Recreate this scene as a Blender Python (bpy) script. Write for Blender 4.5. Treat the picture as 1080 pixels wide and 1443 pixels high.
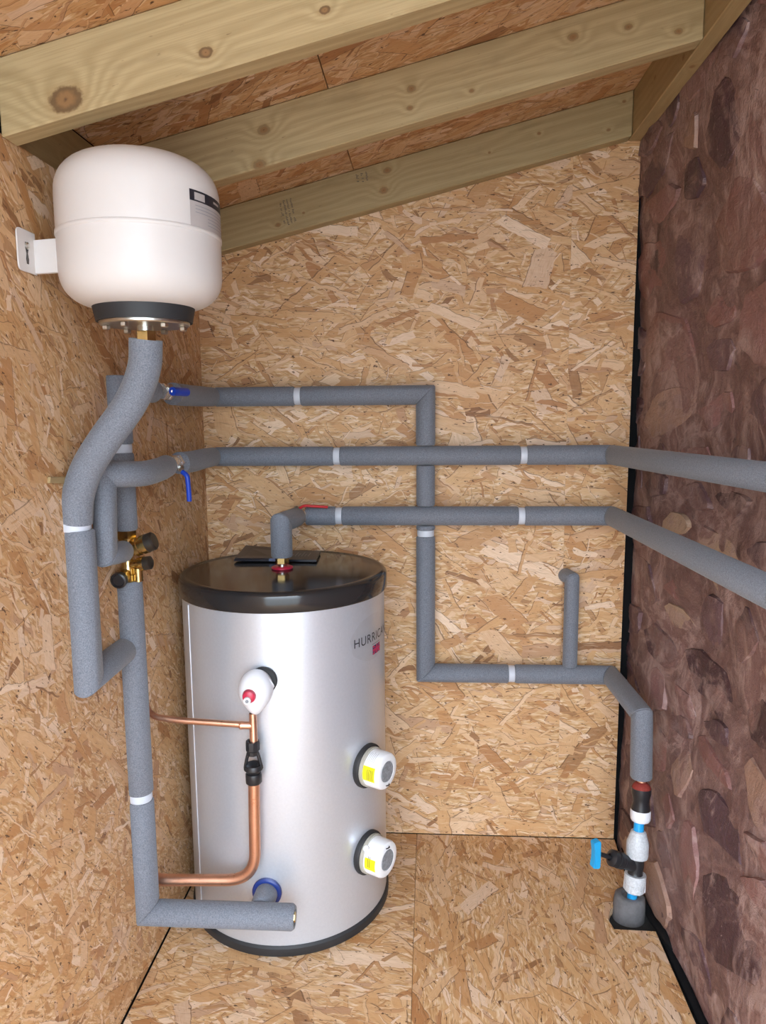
import bpy, bmesh, math, random
from mathutils import Vector, Matrix, Euler, noise
random.seed(7)
for o in list(bpy.data.objects): bpy.data.objects.remove(o)
SC = bpy.context.scene
COL = SC.collection
PI = math.pi
# ------------------------------------------------------------------ camera
FPX, IW, IH = 1039.24, 1080.0, 1443.0
EYE = Vector((0, 0, 1.3922))
CR = Vector((0.99802874, 0.06219351, -0.00840242))     # camera right, in the room
CD = Vector((0.0, -0.13388497, -0.99099688))           # camera down
CF = Vector((-0.06275853, 0.98904337, -0.13362105))    # camera forward
cam_data = bpy.data.cameras.new('camera')
cam_data.sensor_fit = 'HORIZONTAL'; cam_data.sensor_width = 36.0
cam_data.lens = 36.0 * FPX / IW; cam_data.clip_start = 0.02
cam = bpy.data.objects.new('camera', cam_data); COL.objects.link(cam)
cam.matrix_world = Matrix(((CR.x, -CD.x, -CF.x, EYE.x), (CR.y, -CD.y, -CF.y, EYE.y), (CR.z, -CD.z, -CF.z, EYE.z), (0, 0, 0, 1)))
SC.camera = cam
# ------------------------------------------------------------------ daylight through the open front of the shed
world = bpy.data.worlds.new('sky'); SC.world = world; world.use_nodes = True
wb = world.node_tree.nodes['Background']
wb.inputs[0].default_value = (0.76, 0.88, 1.0, 1)
wt = world.node_tree      # overcast sky: three times brighter overhead than at the horizon
wg = wt.nodes.new('ShaderNodeTexCoord'); wsx = wt.nodes.new('ShaderNodeSeparateXYZ'); wm = wt.nodes.new('ShaderNodeMath'); wm.operation = 'MULTIPLY_ADD'
wc = wt.nodes.new('ShaderNodeMath'); wc.operation = 'MAXIMUM'; wc.inputs[1].default_value = 0.0
wt.links.new(wg.outputs['Generated'], wsx.inputs[0]); wt.links.new(wsx.outputs[2], wc.inputs[0]); wt.links.new(wc.outputs[0], wm.inputs[0])
SKY = 4.6; wm.inputs[1].default_value = 2 * SKY; wm.inputs[2].default_value = SKY; wt.links.new(wm.outputs[0], wb.inputs[1])
SC.view_settings.view_transform = 'Standard'; SC.view_settings.look = 'None'
SC.view_settings.gamma = 1.0; SC.view_settings.use_curve_mapping = False
SC.view_settings.exposure = 0.55

# ------------------------------------------------------------------ pixel -> room point on a plane of known distance
def ray(px, py): return CR * ((px - IW / 2) / FPX) + CD * ((py - IH / 2) / FPX) + CF
def P(px, py, y):
    r = ray(px, py); return EYE + r * ((y - EYE.y) / r.y)
def PZ(px, py, z):
    r = ray(px, py); return EYE + r * ((z - EYE.z) / r.z)
def PX(px, py, x):
    r = ray(px, py); return EYE + r * ((x - EYE.x) / r.x)
D = 2.295          # back wall
XL, XR = -0.709, 0.609

# ------------------------------------------------------------------ mesh helpers
def finish(bm, sharp=35):
    bmesh.ops.recalc_face_normals(bm, faces=bm.faces)
    me = bpy.data.meshes.new('m'); bm.to_mesh(me); bm.free()
    for p in me.polygons: p.use_smooth = True
    me.set_sharp_from_angle(angle=math.radians(sharp))
    return me
def uv_box(me, off=(0, 0), rot=0.0, ox=Vector()):
    l = me.uv_layers.new(name='UVMap'); c, s = math.cos(rot), math.sin(rot)
    for p in me.polygons:
        n = p.normal; a = max(range(3), key=lambda i: abs(n[i]))
        for li in p.loop_indices:
            v = me.vertices[me.loops[li].vertex_index].co + ox
            u, w = [(v.y, v.z), (v.x, v.z), (v.x, v.y)][a]
            l.data[li].uv = (c * u - s * w + off[0], s * u + c * w + off[1])
def obj(name, me, mat, parent=None, label=None):
    o = bpy.data.objects.new(name, me); COL.objects.link(o)
    me.name = name
    if mat and not me.materials: me.materials.append(mat)
    if parent is not None:
        o.parent = parent
        me.transform(Matrix.Translation(-parent_world(parent)))
        if parent.get('_w') is not None: o['_w'] = list(parent['_w'])
    if label: o['label'] = label
    return o
def parent_world(p): return Vector(p['_w']) if '_w' in p else Vector()
def thing(name, label, cat, loc=(0, 0, 0), group=None):
    o = bpy.data.objects.new(name, None); COL.objects.link(o)
    o.location = loc; o['_w'] = list(loc); o.empty_display_size = 0.05
    o['label'] = label; o['category'] = cat
    if group: o['group'] = group
    return o
def tag(o, label, cat, group=None):
    o['label'] = label; o['category'] = cat
    if group: o['group'] = group
    return o
def struct(o, label=None):
    o['kind'] = 'structure'
    if label: o['label'] = label
    return o
def frame(d):
    z = Vector(d).normalized(); x = Vector((0, 0, 1)).cross(z)
    if x.length < 1e-4: x = Vector((1, 0, 0))
    x.normalize(); return x, z.cross(x), z
def ring(bm, c, x, y, r, n): return [bm.verts.new(c + x * (r * math.cos(2 * PI * i / n)) + y * (r * math.sin(2 * PI * i / n))) for i in range(n)]
def bridge(bm, a, b):
    n = len(a)
    for i in range(n): bm.faces.new((a[i], a[(i + 1) % n], b[(i + 1) % n], b[i]))
def lathe(prof, o=(0, 0, 0), d=(0, 0, 1), n=32, sharp=35, bm=None, done=True):
    """profile of (radius, height) turned about direction d from o"""
    bm = bm or bmesh.new(); x, y, z = frame(d); o = Vector(o); prev = None
    for k, (r, h) in enumerate(prof):
        c = o + z * h
        cur = [bm.verts.new(c)] if r < 1e-6 else ring(bm, c, x, y, r, n)
        if prev is not None:
            if len(prev) == 1 and len(cur) > 1:
                for i in range(n): bm.faces.new((prev[0], cur[i], cur[(i + 1) % n]))
            elif len(cur) == 1 and len(prev) > 1:
                for i in range(n): bm.faces.new((prev[i], prev[(i + 1) % n], cur[0]))
            elif len(cur) > 1: bridge(bm, prev, cur)
        prev = cur
    return finish(bm, sharp) if done else bm
def rod(r, a, b, n=20, bev=0.0, bm=None, done=True):
    a, b = Vector(a), Vector(b); L = (b - a).length
    pr = [(0, 0), (r - bev, 0), (r, bev), (r, L - bev), (r - bev, L), (0, L)] if bev else [(0, 0), (r, 0), (r, L), (0, L)]
    return lathe(pr, a, b - a, n, 35, bm, done)
def hexrod(r, a, b): return rod(r, a, b, 6, 0.0015)
def tube(pts, r, n=18, done=True, bm=None, sharp=50):
    bm = bm or bmesh.new(); pts = [Vector(p) for p in pts]; m = len(pts)
    rs = r if isinstance(r, (list, tuple)) else [r] * m
    t = (pts[1] - pts[0]).normalized(); x, y, _ = frame(t); prev = None; first = None
    for i in range(m):
        tn = (pts[min(i + 1, m - 1)] - pts[max(i - 1, 0)]).normalized()
        q = t.rotation_difference(tn); x = q @ x; y = q @ y; t = tn
        cur = ring(bm, pts[i], x, y, rs[i], n)
        if prev: bridge(bm, prev, cur)
        else: first = cur
        prev = cur
    bm.faces.new(first[::-1]); bm.faces.new(prev)
    return finish(bm, sharp) if done else bm
def curve_pts(pts, k=8):
    """Catmull-Rom through pts"""
    pts = [Vector(p) for p in pts]; q = [pts[0] * 2 - pts[1]] + pts + [pts[-1] * 2 - pts[-2]]; out = []
    for i in range(1, len(q) - 2):
        a, b, c, d = q[i - 1], q[i], q[i + 1], q[i + 2]
        for j in range(k):
            t = j / k
            out.append(0.5 * ((2 * b) + (c - a) * t + (2 * a - 5 * b + 4 * c - d) * t * t + (3 * b - a - 3 * c + d) * t ** 3))
    out.append(pts[-1]); return out
def fillet(pts, rad, k=8):
    """polyline with rounded corners"""
    pts = [Vector(p) for p in pts]; out = [pts[0]]
    for i in range(1, len(pts) - 1):
        a = (pts[i - 1] - pts[i]); b = (pts[i + 1] - pts[i]); ra = min(rad, a.length * .48, b.length * .48)
        p0 = pts[i] + a.normalized() * ra; p1 = pts[i] + b.normalized() * ra
        for j in range(k + 1):
            t = j / k; out.append(p0 * (1 - t) ** 2 + pts[i] * 2 * t * (1 - t) + p1 * t * t)
    out.append(pts[-1]); return out
def sleeve(p0, p1, r, n0=None, n1=None, seg=28, bev=0.0025):
    """straight foam sleeve whose ends are cut by planes (mitres)"""
    p0, p1 = Vector(p0), Vector(p1); d = p1 - p0; x, y, z = frame(d)
    bm = bmesh.new()
    def cut(pc, nn, rr, back):
        nn = Vector(nn) if nn is not None else z
        vs = []
        for i in range(seg):
            a = 2 * PI * i / seg; q = pc + x * (rr * math.cos(a)) + y * (rr * math.sin(a))
            s = -(q - pc).dot(nn) / z.dot(nn); s = max(-2.2 * r, min(2.2 * r, s))
            vs.append(bm.verts.new(q + z * (s + back)))
        return vs
    a = cut(p0, n0, r - bev, 0); b = cut(p0, n0, r, bev * 1.5); c = cut(p1, n1, r, -bev * 1.5); e = cut(p1, n1, r - bev, 0)
    bridge(bm, a, b); bridge(bm, b, c); bridge(bm, c, e)
    bm.faces.new(a[::-1]); bm.faces.new(e)
    return finish(bm, 50)
def box(a, b, bev=0.0):
    bm = bmesh.new(); bmesh.ops.create_cube(bm, size=1)
    a, b = Vector(a), Vector(b); c = (a + b) / 2; s = b - a
    for v in bm.verts: v.co = Vector((v.co.x * s.x, v.co.y * s.y, v.co.z * s.z)) + c
    if bev: bmesh.ops.bevel(bm, geom=bm.edges[:], offset=bev, segments=2, affect='EDGES')
    return finish(bm, 30)
def prism(pts, ax, lo, hi, bev=0.0):
    """polygon in the plane normal to axis ax, thickened from lo to hi"""
    bm = bmesh.new()
    def mk(p, h):
        q = list(p); q.insert(ax, h); return bm.verts.new(q)
    a = [mk(p, lo) for p in pts]; b = [mk(p, hi) for p in pts]
    bridge(bm, a, b); bm.faces.new(a[::-1]); bm.faces.new(b)
    bmesh.ops.recalc_face_normals(bm, faces=bm.faces)
    if bev: bmesh.ops.bevel(bm, geom=bm.edges[:], offset=bev, segments=1, affect='EDGES')
    return finish(bm, 25)

# ------------------------------------------------------------------ node helpers
class NT:
    def __init__(s, name):
        s.m = bpy.data.materials.new(name); s.m.use_nodes = True; s.t = s.m.node_tree; s.n = s.t.nodes
        s.b = s.n['Principled BSDF']
    def put(s, sock, v):
        if isinstance(v, bpy.types.NodeSocket): s.t.links.new(v, sock)
        elif v is not None:
            if isinstance(v, (tuple, list)) and sock.type == 'RGBA' and len(v) == 3: v = (*v, 1)
            sock.default_value = v
    def math(s, op, a, b=None, c=None, clamp=False):
        n = s.n.new('ShaderNodeMath'); n.operation = op; n.use_clamp = clamp
        for i, v in enumerate((a, b, c)):
            if v is not None: s.put(n.inputs[i], v)
        return n.outputs[0]
    def vec(s, op, a, b=None, scale=None):
        n = s.n.new('ShaderNodeVectorMath'); n.operation = op; s.put(n.inputs[0], a)
        if b is not None: s.put(n.inputs[1], b)
        if scale is not None: s.put(n.inputs[3], scale)
        return n.outputs[0]
    def mix(s, f, a, b, mode='MIX'):
        n = s.n.new('ShaderNodeMix'); n.data_type = 'RGBA'; n.blend_type = mode
        s.put(n.inputs[0], f); s.put(n.inputs[6], a); s.put(n.inputs[7], b); return n.outputs[2]
    def mixf(s, f, a, b):
        n = s.n.new('ShaderNodeMix'); s.put(n.inputs[0], f); s.put(n.inputs[2], a); s.put(n.inputs[3], b); return n.outputs[0]
    def noise(s, v, scale=5, detail=2, rough=.5, dist=0, out=0, dim='3D'):
        n = s.n.new('ShaderNodeTexNoise'); n.noise_dimensions = dim; s.put(n.inputs['Vector'], v)
        n.inputs['Scale'].default_value = scale; n.inputs['Detail'].default_value = detail
        n.inputs['Roughness'].default_value = rough; n.inputs['Distortion'].default_value = dist
        return n.outputs[out]
    def ramp(s, f, stops, interp='LINEAR'):
        n = s.n.new('ShaderNodeValToRGB'); n.color_ramp.interpolation = interp; e = n.color_ramp.elements
        while len(e) < len(stops): e.new(0.5)
        for i, (p, c) in enumerate(stops): e[i].position = p; e[i].color = (*c, 1) if len(c) == 3 else c
        s.put(n.inputs[0], f); return n.outputs[0]
    def sep(s, v):
        n = s.n.new('ShaderNodeSeparateXYZ'); s.put(n.inputs[0], v); return n.outputs
    def comb(s, x, y, z=0.0):
        n = s.n.new('ShaderNodeCombineXYZ'); s.put(n.inputs[0], x); s.put(n.inputs[1], y); s.put(n.inputs[2], z); return n.outputs[0]
    def uv(s): n = s.n.new('ShaderNodeTexCoord'); return n.outputs['UV']
    def obj(s): n = s.n.new('ShaderNodeTexCoord'); return n.outputs['Object']
    def pos(s): n = s.n.new('ShaderNodeNewGeometry'); return n.outputs['Position']
    def rnd(s): n = s.n.new('ShaderNodeObjectInfo'); return n.outputs['Random']
    def bump(s, h, strength=.3, dist=.002):
        n = s.n.new('ShaderNodeBump'); n.inputs['Strength'].default_value = strength; n.inputs['Distance'].default_value = dist
        s.put(n.inputs['Height'], h); s.put(s.b.inputs['Normal'], n.outputs[0])
    def set(s, col=None, rough=None, metal=None, **k):
        if col is not None: s.put(s.b.inputs['Base Color'], col)
        if rough is not None: s.put(s.b.inputs['Roughness'], rough)
        if metal is not None: s.put(s.b.inputs['Metallic'], metal)
        for a, v in k.items(): s.put(s.b.inputs[a.replace('_', ' ')], v)
        return s.m
def simple(name, col, rough=.5, metal=0.0, var=0.06, scale=40, bump=0.0, **k):
    t = NT(name); n = t.noise(t.pos(), scale, 3, .6)
    c = t.mix(n, tuple(max(0, v * (1 - var * 2)) for v in col), tuple(min(1, v * (1 + var * 2)) for v in col))
    if bump: t.bump(n, bump, .001)
    return t.set(c, rough, metal, **k)

def osb(name, flakes, bg, scale=1.0, contrast=1.0, seed=0, lay=0.0, spread=2.2, stretch=.62):
    """strand board: layers of long wood flakes, each turned its own way about the lay direction"""
    t = NT(name); uv = t.uv(); rs = random.Random(seed)
    wob = t.noise(uv, 22 * scale, 1.5, .65, out=1, dim='2D')
    wob = t.vec('SCALE', t.vec('SUBTRACT', wob, (.5, .5, .5)), scale=.014 / scale)
    base = t.vec('ADD', uv, wob)
    rl = t.n.new('ShaderNodeVectorRotate'); rl.rotation_type = 'Z_AXIS'; t.put(rl.inputs['Vector'], base); rl.inputs['Angle'].default_value = -lay
    base = t.vec('MULTIPLY', rl.outputs[0], (stretch, 1, 1))
    g0 = t.noise(t.vec('MULTIPLY', base, (40, 130, 1)), 1.0 * scale, 2, .7, dim='2D')
    col = t.ramp(g0, [(.3, bg[0]), (.5, bg[1]), (.7, bg[3])]); fr0 = g0
    for k, sz in enumerate([.034, .055, .10, .042, .075, .15, .062, .036, .10]):
        v = t.vec('SCALE', base, scale=scale / sz)
        v = t.vec('ADD', v, t.comb(t.math('MULTIPLY_ADD', fr0, 1e-6, rs.uniform(0, 50)), rs.uniform(0, 50)))   # chained so layers evaluate one by one
        n = t.n.new('ShaderNodeTexVoronoi'); n.voronoi_dimensions = '2D'; n.inputs['Scale'].default_value = 1
        t.put(n.inputs['Vector'], v)
        loc = t.vec('SUBTRACT', v, n.outputs['Position'])
        cr = t.sep(n.outputs['Color'])
        rt = t.n.new('ShaderNodeVectorRotate'); rt.rotation_type = 'Z_AXIS'
        t.put(rt.inputs['Vector'], loc); t.put(rt.inputs['Angle'], t.math('MULTIPLY', t.math('SUBTRACT', cr[0], .5), spread))
        u = t.sep(rt.outputs[0])
        hw = t.math('MULTIPLY_ADD', t.math('MULTIPLY', cr[1], cr[1]), .17, .025)
        m = t.math('MULTIPLY', t.math('LESS_THAN', t.math('ABSOLUTE', u[1]), hw), t.math('LESS_THAN', t.math('ABSOLUTE', u[0]), t.math('MULTIPLY_ADD', cr[2], .35, .35)))
        fr = t.math('FRACT', t.math('MULTIPLY', cr[2], 7.31))
        fc = t.ramp(fr, flakes)
        gr = t.noise(t.comb(t.math('MULTIPLY_ADD', u[0], 2.4, fr), t.math('MULTIPLY', u[1], 38.0)), 1.6, 1, .65, dim='2D')
        fc = t.mix(t.math('MULTIPLY', t.math('SUBTRACT', gr, .38), 1.9 * contrast, clamp=True), fc, t.mix(.5, fc, bg[0]))
        ed = t.math('GREATER_THAN', u[1], t.math('SUBTRACT', hw, .014))      # thin shadow and gap line painted dark along one flake edge
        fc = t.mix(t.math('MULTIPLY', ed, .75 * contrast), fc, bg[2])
        col = t.mix(t.math('MULTIPLY', m, .92), col, fc); fr0 = fr
    # splintered fibres and dark pits between strands
    f1 = t.noise(t.vec('MULTIPLY', base, (22, 150, 1)), 1.0 * scale, 2, .65, dim='2D')
    col = t.mix(t.math('MULTIPLY', t.math('SUBTRACT', f1, .60), 4 * contrast, clamp=True), col, t.mix(.6, col, bg[3]))
    col = t.mix(t.math('MULTIPLY', t.math('SUBTRACT', .37, f1), 7 * contrast, clamp=True), col, t.mix(.42, col, bg[2]))
    sp = t.noise(t.vec('MULTIPLY', base, (70, 110, 1)), 1.0, 2, .72, dim='2D')
    col = t.mix(t.math('MULTIPLY', t.math('SUBTRACT', sp, .665), 14, clamp=True), col, bg[2])
    t.bump(t.noise(t.vec('MULTIPLY', base, (30, 120, 1)), 1.0, 1, .6, dim='2D'), .35, .0015)
    return t.set(col, .62)

def timber(name, knots, rim=.4, base=((.475, .36, .19), (.33, .235, .105), (.24, .165, .075)), freq=44.0):
    """sawn softwood: grain along U, knots at (u, v, radius) in metres on the board face"""
    t = NT(name); uv = t.uv(); s = t.sep(uv)
    lowv = t.comb(t.math('MULTIPLY', s[0], 1.3), t.math('MULTIPLY', s[1], 9))
    g = t.math('MULTIPLY', t.noise(lowv, 1.0, 3, .5), 5.0)
    g = t.math('ADD', g, t.math('MULTIPLY', s[1], freq))
    core_s = None; halo = None
    for (ku, kv, kr) in knots:
        q = t.sep(t.vec('SUBTRACT', uv, (ku, kv, 0)))
        e = t.math('SQRT', t.math('ADD', t.math('POWER', t.math('MULTIPLY', q[0], .72), 2.0), t.math('POWER', q[1], 2.0)))
        e = t.math('DIVIDE', e, kr)
        ex = t.math('POWER', 2.718, t.math('MULTIPLY', t.math('MULTIPLY', e, e), -.14))
        g = t.math('ADD', g, t.math('MULTIPLY', ex, min(4.5, 240 * kr)))
        c = t.math('SUBTRACT', 1.2, e)
        core_s = c if core_s is None else t.math('MAXIMUM', core_s, c)
    line = t.math('POWER', t.math('ABSOLUTE', t.math('SINE', t.math('MULTIPLY', g, PI))), 2.2)
    fib = t.noise(t.comb(t.math('MULTIPLY', s[0], 6), t.math('MULTIPLY', s[1], 320)), 1.0, 3, .6)
    mott = t.noise(t.comb(t.math('MULTIPLY', s[0], 4), t.math('MULTIPLY', s[1], 16)), 1.0, 4, .65)
    c = t.mix(t.math('MULTIPLY', line, .5), base[0], base[1])
    c = t.mix(t.math('MULTIPLY', t.math('SUBTRACT', fib, .45), 2.4, clamp=True), c, base[1])
    c = t.mix(t.math('MULTIPLY', t.math('SUBTRACT', mott, .54), 3.0, clamp=True), c, base[2])
    spk = t.noise(t.comb(t.math('MULTIPLY', s[0], 40), t.math('MULTIPLY', s[1], 130)), 1.0, 2, .6)
    c = t.mix(t.math('MULTIPLY', t.math('SUBTRACT', spk, .70), 8.0, clamp=True), c, (.16, .10, .045))
    if core_s is not None:
        wig = t.math('MULTIPLY_ADD', t.noise(uv, 120, 2), .5, -.25)
        cs_ = t.math('ADD', core_s, wig)
        c = t.mix(t.math('MULTIPLY', t.math('ADD', cs_, .55), .55, clamp=True), c, (.33, .20, .075))      # resinous halo
        c = t.mix(t.math('MULTIPLY', cs_, 4.0, clamp=True), c, t.mix(rim, c, (.115, .058, .02)))         # dark rim
        c = t.mix(t.math('MULTIPLY', t.math('SUBTRACT', cs_, .42), 3.0, clamp=True), c, (.26, .135, .05))  # brown heart
        c = t.mix(t.math('MULTIPLY', t.math('SUBTRACT', cs_, 1.0), 4.0, clamp=True), c, (.10, .05, .02))
    t.bump(t.math('ADD', t.math('MULTIPLY', fib, .6), t.math('MULTIPLY', line, .4)), .25, .001)
    return t.set(c, .62)

# ------------------------------------------------------------------ materials
def pal(k, warm=1.0):
    P_ = [(0, (.66, .43, .195)), (.15, (.56, .315, .11)), (.30, (.72, .52, .285)), (.44, (.45, .215, .062)), (.57, (.62, .385, .155)), (.70, (.80, .63, .395)), (.80, (.36, .155, .042)), (.91, (.58, .335, .125)), (1, (.20, .08, .022))]
    return [(p, (c[0] * k * 1.03, c[1] * k * (2 - warm) * 1.0, c[2] * k * (2 - warm) ** 2 * 1.18)) for p, c in P_]
def bgp(k, warm=1.0):
    return [tuple((c[0] * k, c[1] * k * (2 - warm), c[2] * k * (2 - warm) ** 2 * 1.2)) for c in ((.42, .205, .062), (.58, .35, .135), (.11, .046, .014), (.74, .55, .31))]
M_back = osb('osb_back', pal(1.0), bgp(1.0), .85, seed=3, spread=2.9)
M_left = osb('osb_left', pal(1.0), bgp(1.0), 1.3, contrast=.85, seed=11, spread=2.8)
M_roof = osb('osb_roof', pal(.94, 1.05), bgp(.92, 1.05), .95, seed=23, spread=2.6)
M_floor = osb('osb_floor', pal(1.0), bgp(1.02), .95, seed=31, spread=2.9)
def foam_mat():
    t = NT('grey_foam'); p = t.pos(); n = t.noise(p, 420, 2, .8); b = t.noise(p, 9, 2)
    c = t.mix(t.math('MULTIPLY', t.math('SUBTRACT', n, .3), 2.0, clamp=True), (.095, .107, .137), (.27, .29, .335))
    c = t.mix(t.math('MULTIPLY', b, .25), c, (.15, .155, .17))
    t.bump(n, .25, .001); return t.set(c, .78, Sheen_Weight=.15)
M_foam = foam_mat()
M_white_clip = simple('white_clip', (.56, .59, .66), .45)
M_vessel = simple('white_enamel', (.68, .64, .62), .42, var=.01, Coat_Weight=.10, Coat_Roughness=.05, Specular_IOR_Level=.35)
M_blackpl = simple('black_plastic', (.018, .018, .021), .35, var=.1)
M_blackrub = simple('black_rubber', (.02, .02, .022), .6, var=.1)
def lid_mat():
    t = NT('black_lid'); n = t.noise(t.pos(), 6, 4, .65)
    return t.set((.022, .021, .022), t.mixf(n, .04, .22))
M_lid = lid_mat()
M_zinc = simple('zinc_plate', (.62, .61, .56), .28, 1.0, .08)
M_chrome = simple('chrome', (.82, .82, .83), .25, .85, .04)
M_brass = simple('brass', (.66, .48, .20), .24, 1.0, .10, 60)
M_brassd = simple('dark_cap', (.022, .016, .012), .4, 0, .1)
def copper_mat():
    t = NT('copper'); p = t.pos(); n = t.noise(p, 22, 3, .6); f = t.noise(p, 140, 2, .7)
    c = t.mix(n, (.74, .39, .26), (.86, .52, .37)); c = t.mix(t.math('MULTIPLY', t.math('SUBTRACT', f, .6), 3, clamp=True), c, (.45, .2, .12))
    return t.set(c, t.mixf(n, .22, .4), .92)
M_copper = copper_mat()
def tank_mat():
    t = NT('silver_coated_steel'); p = t.pos(); n = t.noise(p, 160, 2, .7); b = t.noise(p, 3, 2)
    c = t.mix(n, (.56, .585, .64), (.66, .685, .74)); c = t.mix(t.math('MULTIPLY', b, .25), c, (.58, .62, .70))
    t.bump(t.noise(p, 500, 1), .04, .0005)
    return t.set(c, .36, .55)
M_tank = tank_mat()
M_red = simple('red_plastic', (.52, .02, .06), .3)
M_blue = simple('blue_plastic', (.015, .04, .22), .4)
M_bluevinyl = simple('blue_vinyl', (.01, .05, .42), .35)
M_redvinyl = simple('red_vinyl', (.55, .02, .025), .35)
M_bluepipe = simple('blue_water_pipe', (.015, .34, .74), .4, var=.04)
M_bluehandle = simple('blue_handle', (.02, .36, .70), .4, var=.04)
M_whitepl = simple('white_plastic', (.80, .81, .86), .35, var=.01)
M_heater = simple('heater_white', (.84, .85, .87), .3, var=.01)
M_greydial = simple('grey_dial', (.22, .23, .25), .6, var=.35, scale=160)
M_cream = simple('cream_gasket', (.42, .40, .34), .6)
M_yellow = simple('yellow_sticker', (.86, .76, .01), .45, var=.02)
M_ink = simple('black_ink', (.02, .02, .03), .5)
M_greyink = simple('grey_ink', (.30, .30, .32), .6)
M_stamp = simple('stamp_ink', (.16, .13, .09), .8, var=.3, scale=300)
M_paper = simple('label_paper', (.47, .43, .42), .5, var=.03)
M_flagred = simple('flag_red', (.55, .02, .10), .45)
M_flagblue = simple('flag_blue', (.03, .03, .12), .45)
M_flagwhite = simple('flag_white', (.6, .55, .6), .45)
def film_mat():
    t = NT('clear_sticker'); n = t.noise(t.pos(), 30, 3, .7)
    return t.set(t.mix(n, (.50, .52, .57), (.62, .64, .69)), .30, .5)
M_film = film_mat()
def concrete(name, a, b):
    t = NT(name); n = t.noise(t.pos(), 40, 6, .75); t.bump(n, .6, .004); return t.set(t.mix(n, a, b), .9)
M_duct = concrete('dusty_grey_duct', (.07, .068, .07), (.21, .20, .205))
M_ground = concrete('ground', (.22, .21, .20), (.34, .33, .31))
M_sub = concrete('subfloor', (.015, .014, .014), (.04, .038, .036))
M_dpm = simple('black_membrane', (.006, .006, .007), .9, var=.2, Specular_IOR_Level=.15)
M_nutgrey = simple('speckled_white_nut', (.55, .57, .60), .5, var=.22, scale=220)
M_booklet = simple('booklet_black', (.010, .010, .018), .3)
M_bookblue = simple('booklet_blue', (.10, .13, .24), .4)
M_redfelt = simple('rust_red_bristle', (.25, .03, .02), .8, var=.4, scale=400)
def stone_mat(name, mortar=False):
    t = NT(name); p = t.pos(); r = t.rnd()
    wp = t.vec('ADD', p, t.vec('SCALE', t.noise(p, 4, 3, .6, out=1), scale=.12))
    n1 = t.noise(wp, 4.6, 5, .60, .8); n2 = t.noise(wp, 19, 5, .68); n3 = t.noise(p, 150, 3, .7)
    st = t.noise(t.vec('MULTIPLY', wp, (9, 9, 6)), 1.0, 5, .66, .7)
    c = t.ramp(n1, [(.30, (.085, .043, .041)), (.385, (.215, .128, .108)), (.43, (.15, .080, .070)), (.50, (.235, .145, .124)), (.545, (.37, .255, .22)), (.59, (.205, .112, .096)), (.66, (.29, .18, .155)), (.72, (.46, .34, .285))])
    if not mortar:
        tint = t.ramp(r, [(0, (.070, .033, .036)), (.14, (.235, .115, .098)), (.28, (.105, .055, .062)), (.42, (.36, .23, .165)), (.55, (.085, .044, .050)), (.68, (.26, .135, .118)), (.82, (.15, .085, .088)), (.92, (.42, .30, .20))], 'CONSTANT')
        c = t.mix(t.math('MULTIPLY_ADD', t.math('SUBTRACT', .57, n1), 7.0, .35, clamp=True), c, tint)
    c = t.mix(t.math('MULTIPLY', t.math('MULTIPLY', t.math('SUBTRACT', st, .54), 9, clamp=True), .8), c, (.42, .305, .265))
    c = t.mix(t.math('MULTIPLY', t.math('SUBTRACT', .40, n2), 6, clamp=True), c, (.065, .036, .037))
    c = t.mix(t.math('MULTIPLY', t.math('SUBTRACT', n2, .59), 4.5, clamp=True), c, (.38, .275, .24))
    c = t.mix(t.math('MULTIPLY', t.math('SUBTRACT', n3, .64), 6, clamp=True), c, (.50, .42, .39))
    c = t.mix(1.0, c, (.92, .87, .91), 'MULTIPLY')
    h = t.math('ADD', t.math('MULTIPLY', n2, 1.0), t.math('ADD', t.math('MULTIPLY', n3, .2), t.math('MULTIPLY', st, .6)))
    t.bump(h, .7, .012); return t.set(c, t.mixf(n2, .36, .7))
M_stone = stone_mat('rubble_stone'); M_mortar = stone_mat('lime_mortar', True)

# ================================================================== STRUCTURE
YF = -0.25      # open front of the shed
# floor
fl = box((XL - .06, YF, -.10), (.9, D + .05, -.03)); floor = struct(obj('floor', fl, M_sub), 'strand board floor')
seam_x = -.042
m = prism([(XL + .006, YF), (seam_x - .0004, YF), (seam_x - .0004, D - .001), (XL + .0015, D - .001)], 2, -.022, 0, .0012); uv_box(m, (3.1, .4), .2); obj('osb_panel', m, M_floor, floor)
q = [PZ(x, y, 0) for x, y in ((925, 1312), (866, 1309), (858, 1296), (860, 1284), (868, 1272))]
m = prism([(seam_x + .0004, YF), (.609, YF), (.610, q[0].y)] + [(v.x, v.y) for v in q[1:]] + [(.585, q[4].y + .03), (.606, D - .001), (seam_x + .0004, D - .001)], 2, -.022, 0, .0012)
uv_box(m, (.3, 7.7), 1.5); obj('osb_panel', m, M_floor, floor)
# ground outside the doorway
m = box((-60, -120, -.2), (60, YF, -.12)); struct(obj('ground', m, M_ground), 'paved ground outside the open shed front')
# back wall
wb_ = struct(obj('wall_back', box((XL - .06, D + .016, -.1), (.9, D + .05, 2.5)), M_dpm), 'back wall of strand board panels')
RZ = lambda x: 1.871 + .2434 * (x + .624)      # underside of the rafters
RT = .122                                       # rafter depth, vertical
sx = P(804, 400, D).x
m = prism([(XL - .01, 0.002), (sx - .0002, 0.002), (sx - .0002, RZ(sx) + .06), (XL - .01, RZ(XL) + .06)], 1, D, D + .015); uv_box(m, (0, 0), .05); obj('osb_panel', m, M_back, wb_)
m = prism([(sx + .0002, 0.002), (.603, 0.002), (.606, .9), (XR + .002, RZ(XR) + .06), (sx + .0002, RZ(sx) + .06)], 1, D + .0004, D + .016); uv_box(m, (5.3, 2.2), .0); obj('osb_panel', m, M_back, wb_)
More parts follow.
